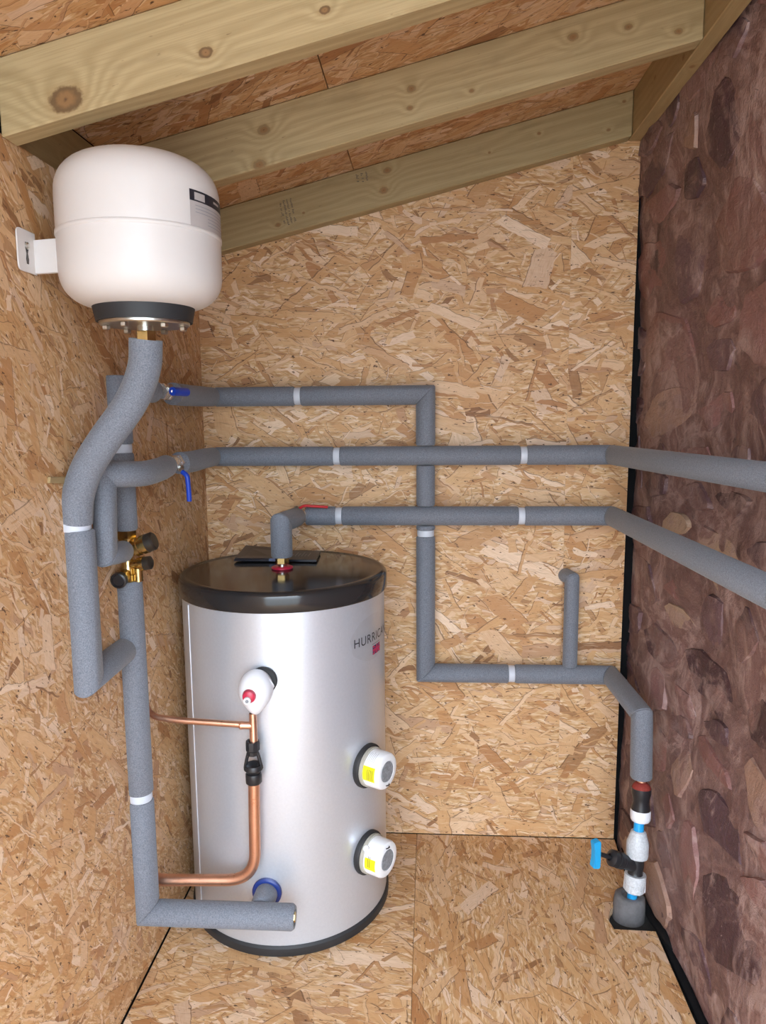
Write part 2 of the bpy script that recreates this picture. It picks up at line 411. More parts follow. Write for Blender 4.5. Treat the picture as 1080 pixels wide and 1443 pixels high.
# left wall
wl = struct(obj('wall_left', box((XL - .06, YF, -.1), (XL - .016, D + .05, 2.0)), M_dpm), 'left wall of strand board')
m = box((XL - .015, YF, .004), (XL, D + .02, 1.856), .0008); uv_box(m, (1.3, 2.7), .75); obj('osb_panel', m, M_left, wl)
# roof boards above the rafters
ce = struct(obj('ceiling', prism([(XL - .1, RZ(XL - .1) + RT + .02), (.9, RZ(.9) + RT + .02), (.9, RZ(.9) + RT + .06), (XL - .1, RZ(XL - .1) + RT + .06)], 1, YF - .1, D + .05), M_dpm), 'sloping strand board roof')
cs = -.22
for a, b, off in ((XL - .1, cs - .0012, (0, 0)), (cs + .0012, .9, (4, 9))):
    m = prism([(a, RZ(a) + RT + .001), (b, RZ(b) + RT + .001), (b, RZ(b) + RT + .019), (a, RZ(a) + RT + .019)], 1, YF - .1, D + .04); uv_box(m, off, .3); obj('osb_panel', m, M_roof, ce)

# right stone wall ---------------------------------------------------
def sm(a, b, x):
    t = max(0, min(1, (x - a) / (b - a))); return t * t * (3 - 2 * t)
def XS(y, z):
    near = 1 - sm(1.75, 2.22, y)
    bul = .058 * sm(.15, .85, z) * (1 - sm(1.5, 2.08, z)) * (.25 + .75 * near) + .012 * sm(1.9, 1.3, y)
    return .620 + .010 * near + bul - .008 * sm(1.95, 2.15, z) + .010 * (.4 + .6 * near) * (noise.noise(Vector((3.1, y * 3.2, z * 2.6))) + .6 * noise.noise(Vector((8.1, y * 8, z * 7))))
bm = bmesh.new(); NY, NZ = 90, 110; y0, y1, z0, z1 = YF, D + .03, -.10, 2.62
g = [[bm.verts.new((XS(y0 + (y1 - y0) * i / NY, z0 + (z1 - z0) * j / NZ) + .006 * noise.noise(Vector((i * .35, j * .35, 2.2))), y0 + (y1 - y0) * i / NY, z0 + (z1 - z0) * j / NZ)) for j in range(NZ + 1)] for i in range(NY + 1)]
for i in range(NY):
    for j in range(NZ): bm.faces.new((g[i][j], g[i][j + 1], g[i + 1][j + 1], g[i + 1][j]))
# give the wall its thickness
bk = [bm.verts.new((.95, y, z)) for y, z in ((y0, z0), (y1, z0), (y1, z1), (y0, z1))]
bm.faces.new(bk)
e1 = [g[i][0] for i in range(NY + 1)]; bm.faces.new(e1 + [bk[1], bk[0]])
e2 = [g[i][NZ] for i in range(NY + 1)]; bm.faces.new(e2 + [bk[2], bk[3]])
e3 = [g[0][j] for j in range(NZ + 1)]; bm.faces.new(e3 + [bk[3], bk[0]])
e4 = [g[NY][j] for j in range(NZ + 1)]; bm.faces.new(e4 + [bk[2], bk[1]])
wr = struct(obj('wall_right', finish(bm, 60), M_mortar), 'old rubble stone wall smeared with brown mortar')
def stone(cy, cz, w, h, rs):
    """flat, chipped, angular rubble face bedded in the mortar"""
    bm = bmesh.new(); n = 20; sd = rs.uniform(0, 99); rot = rs.uniform(-.25, .25); prd = rs.uniform(.001, .008)
    ta, tb = rs.uniform(-.07, .07), rs.uniform(-.05, .05); k = rs.randint(4, 6)
    cor = sorted((2 * PI * (i + rs.uniform(-.32, .32)) / k) for i in range(k)); crr = [rs.uniform(.82, 1.12) for _ in range(k)]
    def rad(a):       # radius of a straight-sided polygon
        a %= 2 * PI
        for i in range(k):
            a0, a1 = cor[i], cor[(i + 1) % k]
            if i == k - 1: a1 += 2 * PI
            aa = a if a >= cor[0] else a + 2 * PI
            if a0 <= aa <= a1:
                p = Vector((math.cos(a0), math.sin(a0))) * crr[i]; q = Vector((math.cos(a1), math.sin(a1))) * crr[(i + 1) % k]; e = q - p
                dv = Vector((math.cos(aa), math.sin(aa))); den = dv.x * e.y - dv.y * e.x
                return (p.x * e.y - p.y * e.x) / den if abs(den) > 1e-5 else 1
        return 1
    rings = []
    for rr, pr in ((1.03, -.03), (1.0, -.003), (.93, .8), (.7, 1.0), (.36, 1.0)):
        L = []
        for i in range(n):
            a = 2 * PI * i / n; q = min(1.3, rad(a)) * (1 + .10 * noise.noise(Vector((math.cos(a) * 2.2 + sd, math.sin(a) * 2.2, .5))))
            u, v = math.cos(a) * q * w * .56 * rr, math.sin(a) * q * h * .56 * rr
            u, v = u * math.cos(rot) - v * math.sin(rot), u * math.sin(rot) + v * math.cos(rot)
            d = pr * prd if pr > 0 else pr
            if pr > 0: d += .007 * noise.noise(Vector((u * 17 + sd, v * 17, 1))) + ta * v + tb * u
            L.append(bm.verts.new((XS(cy + u, cz + v) - d, cy + u, cz + v)))
        if rings: bridge(bm, rings[-1], L)
        rings.append(L)
    c = bm.verts.new((XS(cy, cz) - prd, cy, cz))
    for i in range(n): bm.faces.new((rings[-1][i], rings[-1][(i + 1) % n], c))
    return finish(bm, 28)
rs = random.Random(5); z = -.02
while z < 2.15:
    hrow = rs.uniform(.10, .23); y = YF + .02 - rs.uniform(0, .1)
    while y < D - .02:
        w = rs.uniform(.14, .36) if hrow > .12 else rs.uniform(.12, .30)
        if rs.random() < .3 and hrow > .14:        # two thin stones one above the other
            for k in (0, 1):
                hh = hrow / 2; obj('stone', stone(y + w / 2, z + hh * (k + .5), w - .02, hh - .016, rs), M_stone, wr)
        else: obj('stone', stone(y + w / 2, z + hrow / 2 + rs.uniform(-.008, .008), w - .022, hrow - .018, rs), M_stone, wr)
        y += w
    z += hrow
# black membrane showing in the gap between strand board and stone
struct(obj('trim_1', prism([(XR - .008, D + .0165), (.70, D + .0165), (.70, D + .03), (XR - .008, D + .03)], 2, -.03, 2.17), M_dpm), 'black membrane in the gap beside the stone wall')
struct(obj('trim_2', tube([(.628, YF, -.012), (.630, .8, -.010), (.632, 1.5, -.012), (.627, 1.9, -.008), (.63, 2.26, -.01)], .011, 10), M_dpm), 'black membrane rolled along the stone wall foot')

# ---------------------------------------------------------------- timbers
def rafter(y, th, mat, label, x0=XL + .0, x1=.573):
    m = prism([(x0, RZ(x0)), (x1, RZ(x1)), (x1, RZ(x1) + RT), (x0, RZ(x0) + RT)], 1, y, y + th, .0025)
    uv = m.uv_layers.new(name='UVMap'); sl = math.atan(.2434)
    for p in m.polygons:
        for li in p.loop_indices:
            v = m.vertices[m.loops[li].vertex_index].co
            uu = (v.x - x0) * math.cos(sl) + (v.z - RZ(x0)) * math.sin(sl); vv = (v.z - RZ(v.x)) * math.cos(sl)
            if abs(p.normal.z) > .7: vv = (v.y - y) + .4
            uv.data[li].uv = (uu, vv)
    return tag(obj('rafter', m, mat), label, 'rafter', 'roof rafters')
def kuv(px, py, y):        # photo pixel on a rafter face -> board coordinates
    v = P(px, py, y); sl = math.atan(.2434)
    return ((v.x - XL) * math.cos(sl) + (v.z - RZ(XL)) * math.sin(sl), (v.z - RZ(v.x)) * math.cos(sl))
def knots(y, L): return [(*kuv(x, yy, y), r) for x, yy, r in L]
R1, R2, R3 = 1.253, 1.70, D - .047
T1 = timber('rafter_wood_knotty', knots(R1, [(93, 140, .019), (290, 74, .008), (458, 14, .006), (560, 28, .004)]), freq=40, rim=.85)
T2 = timber('rafter_wood', knots(R2, [(372, 183, .010), (366, 232, .010), (580, 125, .007), (665, 128, .004), (808, 52, .008), (886, 38, .006), (578, 152, .005), (957, 44, .006)]))
T3 = timber('rafter_wood_stamped', knots(R3, [(546, 240, .008), (541, 268, .009), (392, 317, .006), (428, 300, .003), (760, 188, .004), (880, 143, .004), (858, 183, .004), (690, 215, .003)]), base=((.40, .305, .155), (.29, .21, .095), (.21, .145, .065)))
rafter(R1, .047, T1, 'thick pale rafter with one large round knot, clear of the back wall')
rafter(R2, .047, T2, 'middle pale timber rafter between the knotty one and the stamped one')
rafter(R3, .046, T3, 'greenish rafter with printed stamps fixed against the back wall')
def along(name, x0, x1, y0, y1, zf, mat, label, cat):
    m = prism([(x0, zf(x0)), (x1, zf(x1)), (x1, zf(x1) + RT + .0), (x0, zf(x0) + RT)], 1, y0, y1, .002)
    uv = m.uv_layers.new(name='UVMap')
    for p in m.polygons:
        for li in p.loop_indices:
            v = m.vertices[m.loops[li].vertex_index].co; uv.data[li].uv = (v.y, (v.z - zf(x0)) + (v.x - x0) * (1 if abs(p.normal.z) > .6 else 0))
    return tag(obj(name, m, mat), label, cat)
TP = timber('plate_wood', [(1.5, .05, .006), (2.05, .07, .005), (1.83, .02, .006), (1.9, .13, .004)], base=((.38, .27, .13), (.31, .21, .09), (.20, .13, .055)))
along('ledger_beam', .574, .613, YF, D - .001, lambda x: RZ(.574), TP, 'timber ledger along the top of the stone wall carrying rafter ends', 'beam')
for a, b, w in ((YF, R1 - .002, 'in front of'), (R1 + .049, R2 - .002, 'behind')):
    along('blocking', XL - .045, XL - .012, a, b, lambda x: RZ(XL - .03) + .0, TP, 'short timber blocking on the left wall head %s the knotty rafter' % w, 'blocking')
along('blocking', XL - .045, XL - .012, R2 + .049, R3 - .002, lambda x: RZ(XL - .03), TP, 'short timber blocking on the left wall head beside the stamped rafter', 'blocking')
# printed stamps on the back rafter (unreadable inked rows)
def stamp(px0, py0, px1, py1, rows, seed, name):
    rs = random.Random(seed); bm = bmesh.new(); y = R3 - .0006
    a = P(px0, py0, y); b = P(px1, py1, y); W_, H_ = b.x - a.x, a.z - b.z; rw = W_ / rows
    for r in range(rows):
        s = 0.0
        while s < H_:
            hh = rs.uniform(.0025, .005)
            if rs.random() < .78:
                x0 = a.x + r * rw + rs.uniform(0, .15) * rw; x1 = x0 + rw * rs.uniform(.25, .6); zz = a.z - s
                sk = .24 * (x0 - a.x) - .12 * s * 0
                bm.faces.new([bm.verts.new(v) for v in ((x0 + .2 * s, y, zz + sk), (x1 + .2 * s, y, zz + sk), (x1 + .2 * s, y, zz - hh * .7 + sk), (x0 + .2 * s, y, zz - hh * .7 + sk))])
            s += hh
    me = finish(bm); return me
rafters = [o for o in bpy.data.objects if o.name.startswith('rafter')]
obj('printed_stamp', stamp(393, 284, 414, 318, 4, 2, 's'), M_stamp, rafters[2], 'faded rows of grey ink stamp')
obj('printed_stamp', stamp(501, 246, 521, 258, 3, 4, 's'), M_stamp, rafters[2], 'faded rows of grey ink stamp')

# ================================================================== HOT WATER CYLINDER
TX, TY, TR, TH = -.404, 1.994, .278, .9657
tank = thing('hot_water_cylinder', 'silver hot water cylinder with black lid standing on the floor', 'water heater', (TX, TY, 0))
T0 = Vector((TX, TY, 0))
obj('body', lathe([(TR - .004, .02), (TR, .024), (TR, TH - .04)], T0, n=96), M_tank, tank)
obj('base_ring', lathe([(TR - .03, 0), (TR + .002, 0), (TR + .006, .006), (TR + .006, .024), (TR + .001, .03), (TR - .004, .03)], T0, n=96), M_blackrub, tank, 'black rubber base ring')
R_ = .285
obj('lid', lathe([(TR - .006, TH - .053), (R_ - .002, TH - .053), (R_ + .001, TH - .049), (R_ + .001, TH - .014), (R_ - .001, TH - .008), (R_ - .006, TH - .003), (R_ - .014, TH - .001), (R_ - .02, TH - .004), (R_ - .03, TH - .004), (0, TH - .002)], T0, n=96, sharp=50), M_lid, tank, 'glossy black plastic lid')
def on_tank(ang, z, r=TR): return Vector((TX + r * math.sin(ang), TY - r * math.cos(ang), z))   # ang 0 = towards the door, + = right
def tdir(ang): return Vector((math.sin(ang), -math.cos(ang), 0))
def wrap(me, ang, z, r):
    """bend a flat mesh (x along, y up, z out) round the cylinder"""
    for v in me.vertices:
        p = on_tank(ang + v.co.x / TR, z + v.co.y, r + v.co.z); v.co = p
    return me
def grid(w, h, nx=8, ny=1):
    bm = bmesh.new(); V = [[bm.verts.new((w * i / nx, h * j / ny, 0)) for j in range(ny + 1)] for i in range(nx + 1)]
    for i in range(nx):
        for j in range(ny): bm.faces.new((V[i][j], V[i + 1][j], V[i + 1][j + 1], V[i][j + 1]))
    return finish(bm)
def text_mesh(s, size, spacing=1.0, off=0.0):
    c = bpy.data.curves.new('t', 'FONT'); c.body = s; c.size = size; c.space_character = spacing; c.offset = off
    o = bpy.data.objects.new('t', c); COL.objects.link(o); dg = bpy.context.evaluated_depsgraph_get()
    me = bpy.data.meshes.new_from_object(o.evaluated_get(dg)); bpy.data.objects.remove(o); bpy.data.curves.remove(c); me.materials.clear(); return me
# long vertical overlap seam of the sheet steel
def ang_of(px, py):       # angle and height where the line of sight through a pixel meets the cylinder wall
    r = ray(px, py); a = r.x ** 2 + r.y ** 2; ex, ey = -TX, -TY
    b = 2 * (ex * r.x + ey * r.y); c = ex * ex + ey * ey - TR * TR; disc = b * b - 4 * a * c
    t = (-b - math.sqrt(max(0, disc))) / (2 * a); p = EYE + r * t
    return math.atan2(p.x - TX, -(p.y - TY)), p.z
a0, _ = ang_of(272, 1000)
obj('seam_strip', rod(.0016, on_tank(a0, .03, TR + .0003), on_tank(a0, TH - .062, TR + .0003), 8), M_tank, tank)
# maker's sticker with lettering and flag
a, z_ = ang_of(497, 915)
bm = bmesh.new(); N = 40
cv = bm.verts.new((.088, .012, 0)); rg = [bm.verts.new((.088 + .095 * math.cos(2 * PI * i / N) * (1 + .03 * math.sin(5 * i)), .012 + .062 * math.sin(2 * PI * i / N), 0)) for i in range(N)]
for i in range(N): bm.faces.new((cv, rg[i], rg[(i + 1) % N]))
bmesh.ops.subdivide_edges(bm, edges=bm.edges[:], cuts=2, use_grid_fill=True)
stk = obj('sticker', wrap(finish(bm), a, z_, TR + .0005), M_film, tank, 'round clear silvery sticker')
tm = text_mesh('HURRICANE', .034, 1.12)
obj('lettering', wrap(tm, a + .01, z_, TR + .0012), M_ink, stk, 'thin black letters')
fa, fz = ang_of(525, 923)
def flag_piece(poly, mat, d, nm):
    bm = bmesh.new(); bm.faces.new([bm.verts.new((x, y, 0)) for x, y in poly]); bmesh.ops.subdivide_edges(bm, edges=bm.edges[:], cuts=2, use_grid_fill=True)
    obj(nm, wrap(finish(bm), fa, fz, TR + d), mat, stk)
fw, fh = .046, .024
flag_piece([(0, 0), (fw, 0), (fw, fh), (0, fh)], M_flagblue, .0010, 'flag')
for s in ([(0, 0), (.006, 0), (fw, fh - .003), (fw, fh), (fw - .006, fh), (0, .003)], [(fw, 0), (fw, .003), (.006, fh), (0, fh), (0, fh - .003), (fw - .006, 0)]): flag_piece(s, M_flagred, .0014, 'flag_diagonal')
flag_piece([(0, fh * .36), (fw, fh * .36), (fw, fh * .64), (0, fh * .64)], M_flagred, .0018, 'flag_bar')
flag_piece([(fw * .42, 0), (fw * .58, 0), (fw * .58, fh), (fw * .42, fh)], M_flagred, .0018, 'flag_bar')
la, lz = ang_of(524, 909)
m = wrap(grid(.05, .002), la, lz, TR + .0012); obj('rule_line', m, M_greyink, stk)
# immersion heaters
def heater(px, py, upper):
    an, zz = ang_of(px, py); o = on_tank(an, zz, TR - .004); d = tdir(an + .0)
    h = obj('immersion_heater', lathe([(0, .012), (.0485, .012), (.0485, .062), (.046, .068), (.041, .071), (.0285, .071), (.0275, .069), (0, .069)], o, d, 40), M_heater, tank, 'white round immersion heater cap')
    obj('rubber_gasket', lathe([(.045, 0), (.0565, 0), (.0585, .004), (.0585, .012), (.056, .016), (.05, .016)], o, d, 40), M_blackrub, h)
    obj('cream_gasket', lathe([(.047, .016), (.0525, .016), (.0525, .0245), (.0485, .026)], o, d, 40), M_cream, h)
    obj('dial', lathe([(0, .0715), (.026, .0715), (.0272, .0698), (.0272, .0692)], o, d, 32), M_greydial, h, 'speckled grey dial')
    x, y, z = frame(d)      # x horizontal, y vertical-ish
    def patch(a0, a1, h0, h1, mat, nm, r=.0488):
        bm = bmesh.new(); n = 6; A = []
        for i in range(n + 1):
            t = a0 + (a1 - a0) * i / n; e = x * math.cos(t) + y * math.sin(t)
            A.append((bm.verts.new(o + d * h0 + e * r), bm.verts.new(o + d * h1 + e * r)))
        for i in range(n): bm.faces.new((A[i][0], A[i + 1][0], A[i + 1][1], A[i][1]))
        return obj(nm, finish(bm), mat, h)
    # side towards the door: find angle whose direction points to the camera
    tocam = (EYE - o).normalized(); ac = math.atan2(tocam.dot(y), tocam.dot(x)); sg = 1 if math.cos(ac) < 0 else -1
    dn = math.atan2(-1, 0)      # straight down
    patch(ac + sg * .85 + 0, ac + sg * .05, .022, .063, M_yellow, 'yellow_sticker') if upper else patch(ac + sg * .95, ac + sg * .30, .03, .064, M_yellow, 'yellow_sticker')
    for k in range(4): patch(ac + sg * (.78 - .0 * k), ac + sg * .2, .040 + .005 * k, .0415 + .005 * k, M_ink, 'small_print', .0491) if upper or k < 2 else None
    if upper:
        for k in range(6): patch(ac - sg * .15, ac - sg * (.75 + .1 * (k % 2)), .026 + .005 * k, .0268 + .005 * k, M_greyink, 'small_print', .0491)
    else:
        obj('clip_screw', rod(.009, o + d * .028 + (x * math.cos(ac - sg * .1) + y * math.sin(ac - sg * .1)) * .044, o + d * .028 + (x * math.cos(ac - sg * .1) + y * math.sin(ac - sg * .1)) * .053, 12, .001), M_chrome, h)
    e = (-y if upper else y)
    c0 = o + d * .071 + e * .036
    obj('wire_clip', tube([c0 - x * .008, c0 + d * .003 - x * .004, c0 + d * .004 + x * .003, c0 + x * .007], .0014, 8), M_blackpl, h)
heater(517, 1078, True); heater(518, 1200, False)
# temperature relief valve with egg shaped white cover
an, zz = ang_of(372, 958); o = on_tank(an, zz, TR - .002); dd = tdir(an - .12)
va = obj('relief_valve', rod(.034, o, o + tdir(an) * .010, 32, .002), M_blackrub, tank, 'black backing ring of the relief valve')
c = P(360, 973, TY - TR - .026)
bm = bmesh.new(); bmesh.ops.create_uvsphere(bm, u_segments=36, v_segments=24, radius=1)
for v in bm.verts:
    x, y, z = v.co; k = 1 - .42 * max(0, -z) ** 1.6
    v.co = Vector((c.x + .0405 * x * k + .010 * max(0, y), c.y + .040 * y * (1 - .15 * max(0, -z)), c.z + (.052 * z if z > 0 else .060 * z)))
cov = obj('valve_cover', finish(bm, 60), M_whitepl, va, 'glossy white egg shaped cover')
kd = Vector((.10, -1, .02)).normalized(); k0 = c + Vector((-.006, -.032, .001))
obj('red_knob', lathe([(0, .019), (.010, .019), (.0145, .016), (.0165, .008), (.0165, 0), (0, 0)], k0, kd, 28), M_red, va)
k1 = k0 + kd * .017 + Vector((-.003, 0, -.006))
obj('knob_button', lathe([(0, .010), (.0075, .010), (.009, .008), (.009, 0), (0, 0)], k1, kd, 20), M_whitepl, va)
obj('knob_screw', lathe([(0, .0115), (.004, .0115), (.0045, .010), (.0045, .009), (0, .009)], k1, kd, 12), M_greydial, va)
obj('housing_rear', rod(.032, c + Vector((0.004, .010, .004)), on_tank(an, zz + .0, TR), 28), M_whitepl, va)
# inlet collar low on the front
an2, z2 = ang_of(377, 1256); o2 = on_tank(an2, z2, TR - .003); RY = 1.622
obj('inlet_collar', lathe([(.012, .0), (.036, .0), (.038, .003), (.038, .010), (.034, .013), (.02, .013)], o2, tdir(an2), 32), M_blue, tank, 'dark blue rubber collar at the inlet')
# outlet on top of the lid
ot = PZ(398, 801, TH - .002)
obj('outlet_washer', lathe([(.01, 0), (.028, 0), (.030, .002), (.030, .005), (.026, .007), (.012, .007)], ot, n=32), M_red, tank, 'raspberry red washer around the outlet')
obj('outlet_stub', rod(.0115, ot + Vector((0, 0, .004)), ot + Vector((0, 0, .018)), 20), M_zinc, tank)
obj('outlet_nut', hexrod(.019, ot + Vector((0, 0, .014)), ot + Vector((0, 0, .034))), M_brass, tank)

# booklet lying on the lid
zl = TH + .0002
bk0 = PZ(330, 791, zl); bk1 = PZ(446, 792, zl); bk2 = PZ(452, 779, zl); bk3 = PZ(347, 778, zl)
book = thing('booklet', 'black folded instruction booklet lying on the cylinder lid', 'booklet', (bk0 + bk2) / 2)
def sheet(pts, z, th):
    bm = bmesh.new(); A = [bm.verts.new((p.x, p.y, z + e)) for p, e in pts]; B = [bm.verts.new((p.x, p.y, z + e + th)) for p, e in pts]
    bridge(bm, A, B); bm.faces.new(A[::-1]); bm.faces.new(B); return finish(bm)
obj('cover', sheet([(bk0, 0), (bk1, 0), (bk2, 0), (bk3, 0)], zl + .0005, .006), M_booklet, book)
obj('cover_flap', sheet([(bk0 + (bk1 - bk0) * .01, 0), (bk0 + (bk1 - bk0) * .52, 0), (bk3 + (bk2 - bk3) * .50, .003), (bk3 + (bk2 - bk3) * .0, .012)], zl + .008, .002), M_booklet, book)
e = (bk1 - bk0); f = (bk3 - bk0)
obj('spine_panel', sheet([(bk0 + e * .43 - f * .02, 0), (bk0 + e * .58 - f * .02, 0), (bk0 + e * .58 - f * .005, 0), (bk0 + e * .43 - f * .005, 0)], zl + .002, .008), M_bookblue, book, 'slate blue panel on the booklet edge')
for k in range(7):
    s = .62 + .04 * k; ln = (.35, .22, .42, .3, .45, .25, .38)[k]
    b0 = bk0 + e * s + f * .35; obj('print_line', sheet([(b0, 0), (b0 + e * .012, 0), (b0 + e * .012 + f * ln, 0), (b0 + f * ln, 0)], zl + .0067, .0003), M_greyink, book)

# ================================================================== INSULATED PIPES
FR = .0293
CL = 'white_clip_band'
def run(pts, r, root, gaps=(), cut0=None, cut1=None, clip_dir=None):
    """mitred foam sleeves along a polyline; gaps = (segment, fraction) where a white clip shows"""
    pts = [Vector(p) for p in pts]; n = len(pts)
    for i in range(n - 1):
        a, b = pts[i], pts[i + 1]; d = (b - a).normalized()
        n0 = ((pts[i] - pts[i - 1]).normalized() + d) if i > 0 else cut0
        n1 = (d + (pts[i + 2] - pts[i + 1]).normalized()) if i < n - 2 else cut1
        gs = sorted(t for s, t in gaps if s == i); L = (b - a).length; gw = .010; cur, nc = a, n0
        for t in gs:
            c = a + (b - a) * t
            obj('foam_sleeve', sleeve(cur, c - d * gw, r, nc, None), M_foam, root)
            band = obj('pipe_clip', lathe([(.012, -.0095), (r * .86, -.0095), (r * .9, -.006), (r * .9, .006), (r * .86, .0095), (.012, .0095)], c, d, 24), M_white_clip, root, 'white plastic pipe clip')
            if clip_dir is not None:
                cd = Vector(clip_dir); s1 = d.cross(cd).normalized() * .011; ft = c + cd * (clip_len(c, cd))
                bm = bmesh.new(); A = [bm.verts.new(c + cd * (r * .7) + s1 * u + d * w) for u, w in ((-1, -.008), (1, -.008), (1, .008), (-1, .008))]; B = [bm.verts.new(ft + s1 * u + d * w) for u, w in ((-1, -.008), (1, -.008), (1, .008), (-1, .008))]
                bridge(bm, A, B); bm.faces.new(A[::-1]); bm.faces.new(B); obj('clip_foot', finish(bm), M_white_clip, band)
            cur, nc = c + d * gw, None
        obj('foam_sleeve', sleeve(cur, b, r, nc, n1), M_foam, root)
def clip_len(c, cd):
    if abs(cd.y) > .5: return D - c.y
    return abs(c.x - XL)
def foam_curve(pts, r, root, nm='foam_sleeve'): return obj(nm, tube(pts, r, 28), M_foam, root)
YB = D - .048
# --- cold main (A)
pA = thing('cold_main_pipe', 'grey foam lagged pipe stepping down the back wall to the stopcock', 'pipe', P(600, 950, YB))
a0_ = P(303, 559, YB); a1_ = P(600, 557, YB); a2_ = P(598, 948, YB); a3_ = P(860, 951, YB); a4_ = P(905, 1007, 1.965); a5_ = P(904, 1096, 1.955)
a0_.z = a1_.z = (a0_.z + a1_.z) / 2; a2_.x = a1_.x; a2_.z = a3_.z = (a2_.z + a3_.z) / 2
YC = D - .056
b1_ = P(862, 640, YC); c1_ = P(862, 727, YC); zB = (P(580, 643, YC).z + b1_.z) / 2; zC = c1_.z
cutB = FR + .0012
nA = Vector((1, 0, -1)); v = a1_.lerp(a2_, 0)
def vert(z): return Vector((a1_.x, YB, z))
t420 = (P(420, 559, YB).x - a0_.x) / (a1_.x - a0_.x)
run([a0_, a1_, vert(zB + cutB)], FR, pA, [(0, t420)], cut0=Vector((1, .35, 0)), clip_dir=(0, 1, 0))
run([vert(zB - cutB), vert(zC + cutB)], FR * .97, pA)
zc = P(598, 751, YB).z
run([vert(zC - cutB), a2_, a3_, a4_, a5_], FR, pA, [(0, (zC - cutB - zc) / (zC - cutB - a2_.z)), (1, (P(721, 948, YB).x - a2_.x) / (a3_.x - a2_.x))], clip_dir=(0, 1, 0))
# stub to the wall
s0 = P(803, 947, YB); s0.z = a2_.z + FR * .9; s1 = Vector((s0.x, YB, P(803, 816, YB).z)); s2 = Vector((s0.x - .012, D - .0008, s1.z + .002))
run([s0, s1, s2], .0225, pA, cut1=Vector((0, 1, 0)))
# --- balanced cold to house (B) and hot (C), along the right wall past the door
pB = thing('cold_supply_pipe', 'grey foam lagged pipe crossing the back wall and running along the stone wall, upper one', 'pipe', P(862, 640, YC))
b0_ = P(303, 643, YC); b0_.z = b1_.z = zB; b2_ = P(1080, 672, 1.45); b2_ = b2_ + (b2_ - b1_) * .06; b3_ = Vector((.632, YF, b2_.z))
f = lambda px: (P(px, 640, YC).x - b0_.x) / (b1_.x - b0_.x)
run([b0_, b1_, b2_, b3_], FR, pB, [(0, f(475)), (0, f(738))], cut0=Vector((1, .3, 0)), clip_dir=(0, 1, 0))
pC = thing('hot_supply_pipe', 'grey foam lagged hot pipe leaving the cylinder top and running along the stone wall', 'pipe', P(862, 727, YC))
c0_ = P(432, 729, YC); c0_.z = c1_.z; c2_ = P(1080, 832, 1.3); c2_ = c2_ + (c2_ - c1_) * .06; c3_ = Vector((.618, YF, c2_.z))
f = lambda px: (P(px, 727, YC).x - c0_.x) / (c1_.x - c0_.x)
run([c0_, c1_, c2_, c3_], FR, pC, [(0, f(478)), (0, f(735))], clip_dir=(0, 1, 0))
# --- hot pipe rising from the lid, elbow, red ball valve
h0 = ot + Vector((0, 0, .033)); h1 = Vector((ot.x, ot.y, P(400, 737, ot.y).z)); h2 = P(416, 731, YC - .10); hm = (h1 + h2) / 2
e1_ = P(418, 727, YC - .055); e1_.z = c0_.z + .004
run([h0, h1], .0298, pC, cut1=Vector((0, 0, 1)) + (e1_ - h1).normalized())
dE = (e1_ - h1).normalized()
obj('foam_sleeve', sleeve(h1, e1_, .0288, Vector((0, 0, 1)) + dE, None), M_foam, pC)
def ball_valve(c, d, up, lever, vin, label, root_loc, lr=.0045, tint='blue'):
    t = thing('ball_valve', label, 'valve', root_loc); d = Vector(d).normalized(); up = Vector(up).normalized()
    obj('valve_body', lathe([(.012, -.028), (.0165, -.028), (.0165, -.016), (.019, -.012), (.019, .012), (.0165, .016), (.0165, .028), (.012, .028)], c, d, 20), M_chrome, t)
    for s in (-1, 1): obj('union_nut', hexrod(.022, c + d * (s * .030), c + d * (s * .018)), M_chrome, t)
    st = c + up * .018
    obj('stem', rod(.008, st, st + up * .018, 14), M_chrome, t); obj('stem_nut', hexrod(.0085, st + up * .014, st + up * .022), M_zinc, t)
    lv = obj('lever', tube(fillet([st + up * .018] + [Vector(p) for p in lever[:1]], .01), .0032, 10), M_zinc, t)
    obj('lever_grip', tube(fillet(lever, .02), lr, 12), vin, t, tint + ' vinyl lever grip')
    return t
vc = (e1_ + c0_) / 2; vd = (c0_ - e1_)
lv0 = P(422, 717, YC - .06); lv1 = P(428, 712.5, YC - .05); lv2 = P(462, 714.5, YC - .03)
ball_valve(vc, vd, (-.35, -.55, .75), [lv0, lv1, lv2], M_redvinyl, 'steel ball valve with a red lever above the cylinder', vc, .0042, 'red')

# --- expansion vessel -------------------------------------------------
VX, VY, VR = -.5265, 1.372, .1435
ves = thing('expansion_vessel', 'white expansion vessel bracketed to the left wall under the roof', 'expansion vessel', (VX, VY, 1.55))
zt_ = P(193, 224, VY).z; z_rib = P(193, 308, VY - VR).z; zb = P(200, 432, VY).z
V0 = Vector((VX, VY, 0))
prof = [(.066, zb - .006)]
for i in range(1, 13):
    a = PI / 2 * i / 12; prof.append((.066 + (VR - .066) * math.sin(a) ** .8, zb + .060 * (1 - math.cos(a) ** .8) - .006 * (1 - i / 12)))
prof += [(VR, z_rib - .004)]
lower = prof[:]
up_ = [(VR, z_rib + .004)]
for i in range(0, 13):
    a = PI / 2 * i / 12; up_.append((.03 + (VR - .03) * max(0, math.cos(a)) ** .72, zt_ - .075 + .075 * math.sin(a) ** .85))
up_.append((0, zt_ + .001))
obj('shell', lathe(prof + up_, V0, n=72, sharp=60), M_vessel, ves)
obj('seam_rib', lathe([(VR - .002, z_rib - .005), (VR + .0018, z_rib - .003), (VR + .0018, z_rib + .003), (VR - .002, z_rib + .005)], V0, n=72, sharp=80), M_vessel, ves)
obj('top_plug', lathe([(0, zt_ + .015), (.018, zt_ + .015), (.022, zt_ + .011), (.022, zt_ - .003), (0, zt_ - .003)], V0, n=24), M_blackpl, ves)
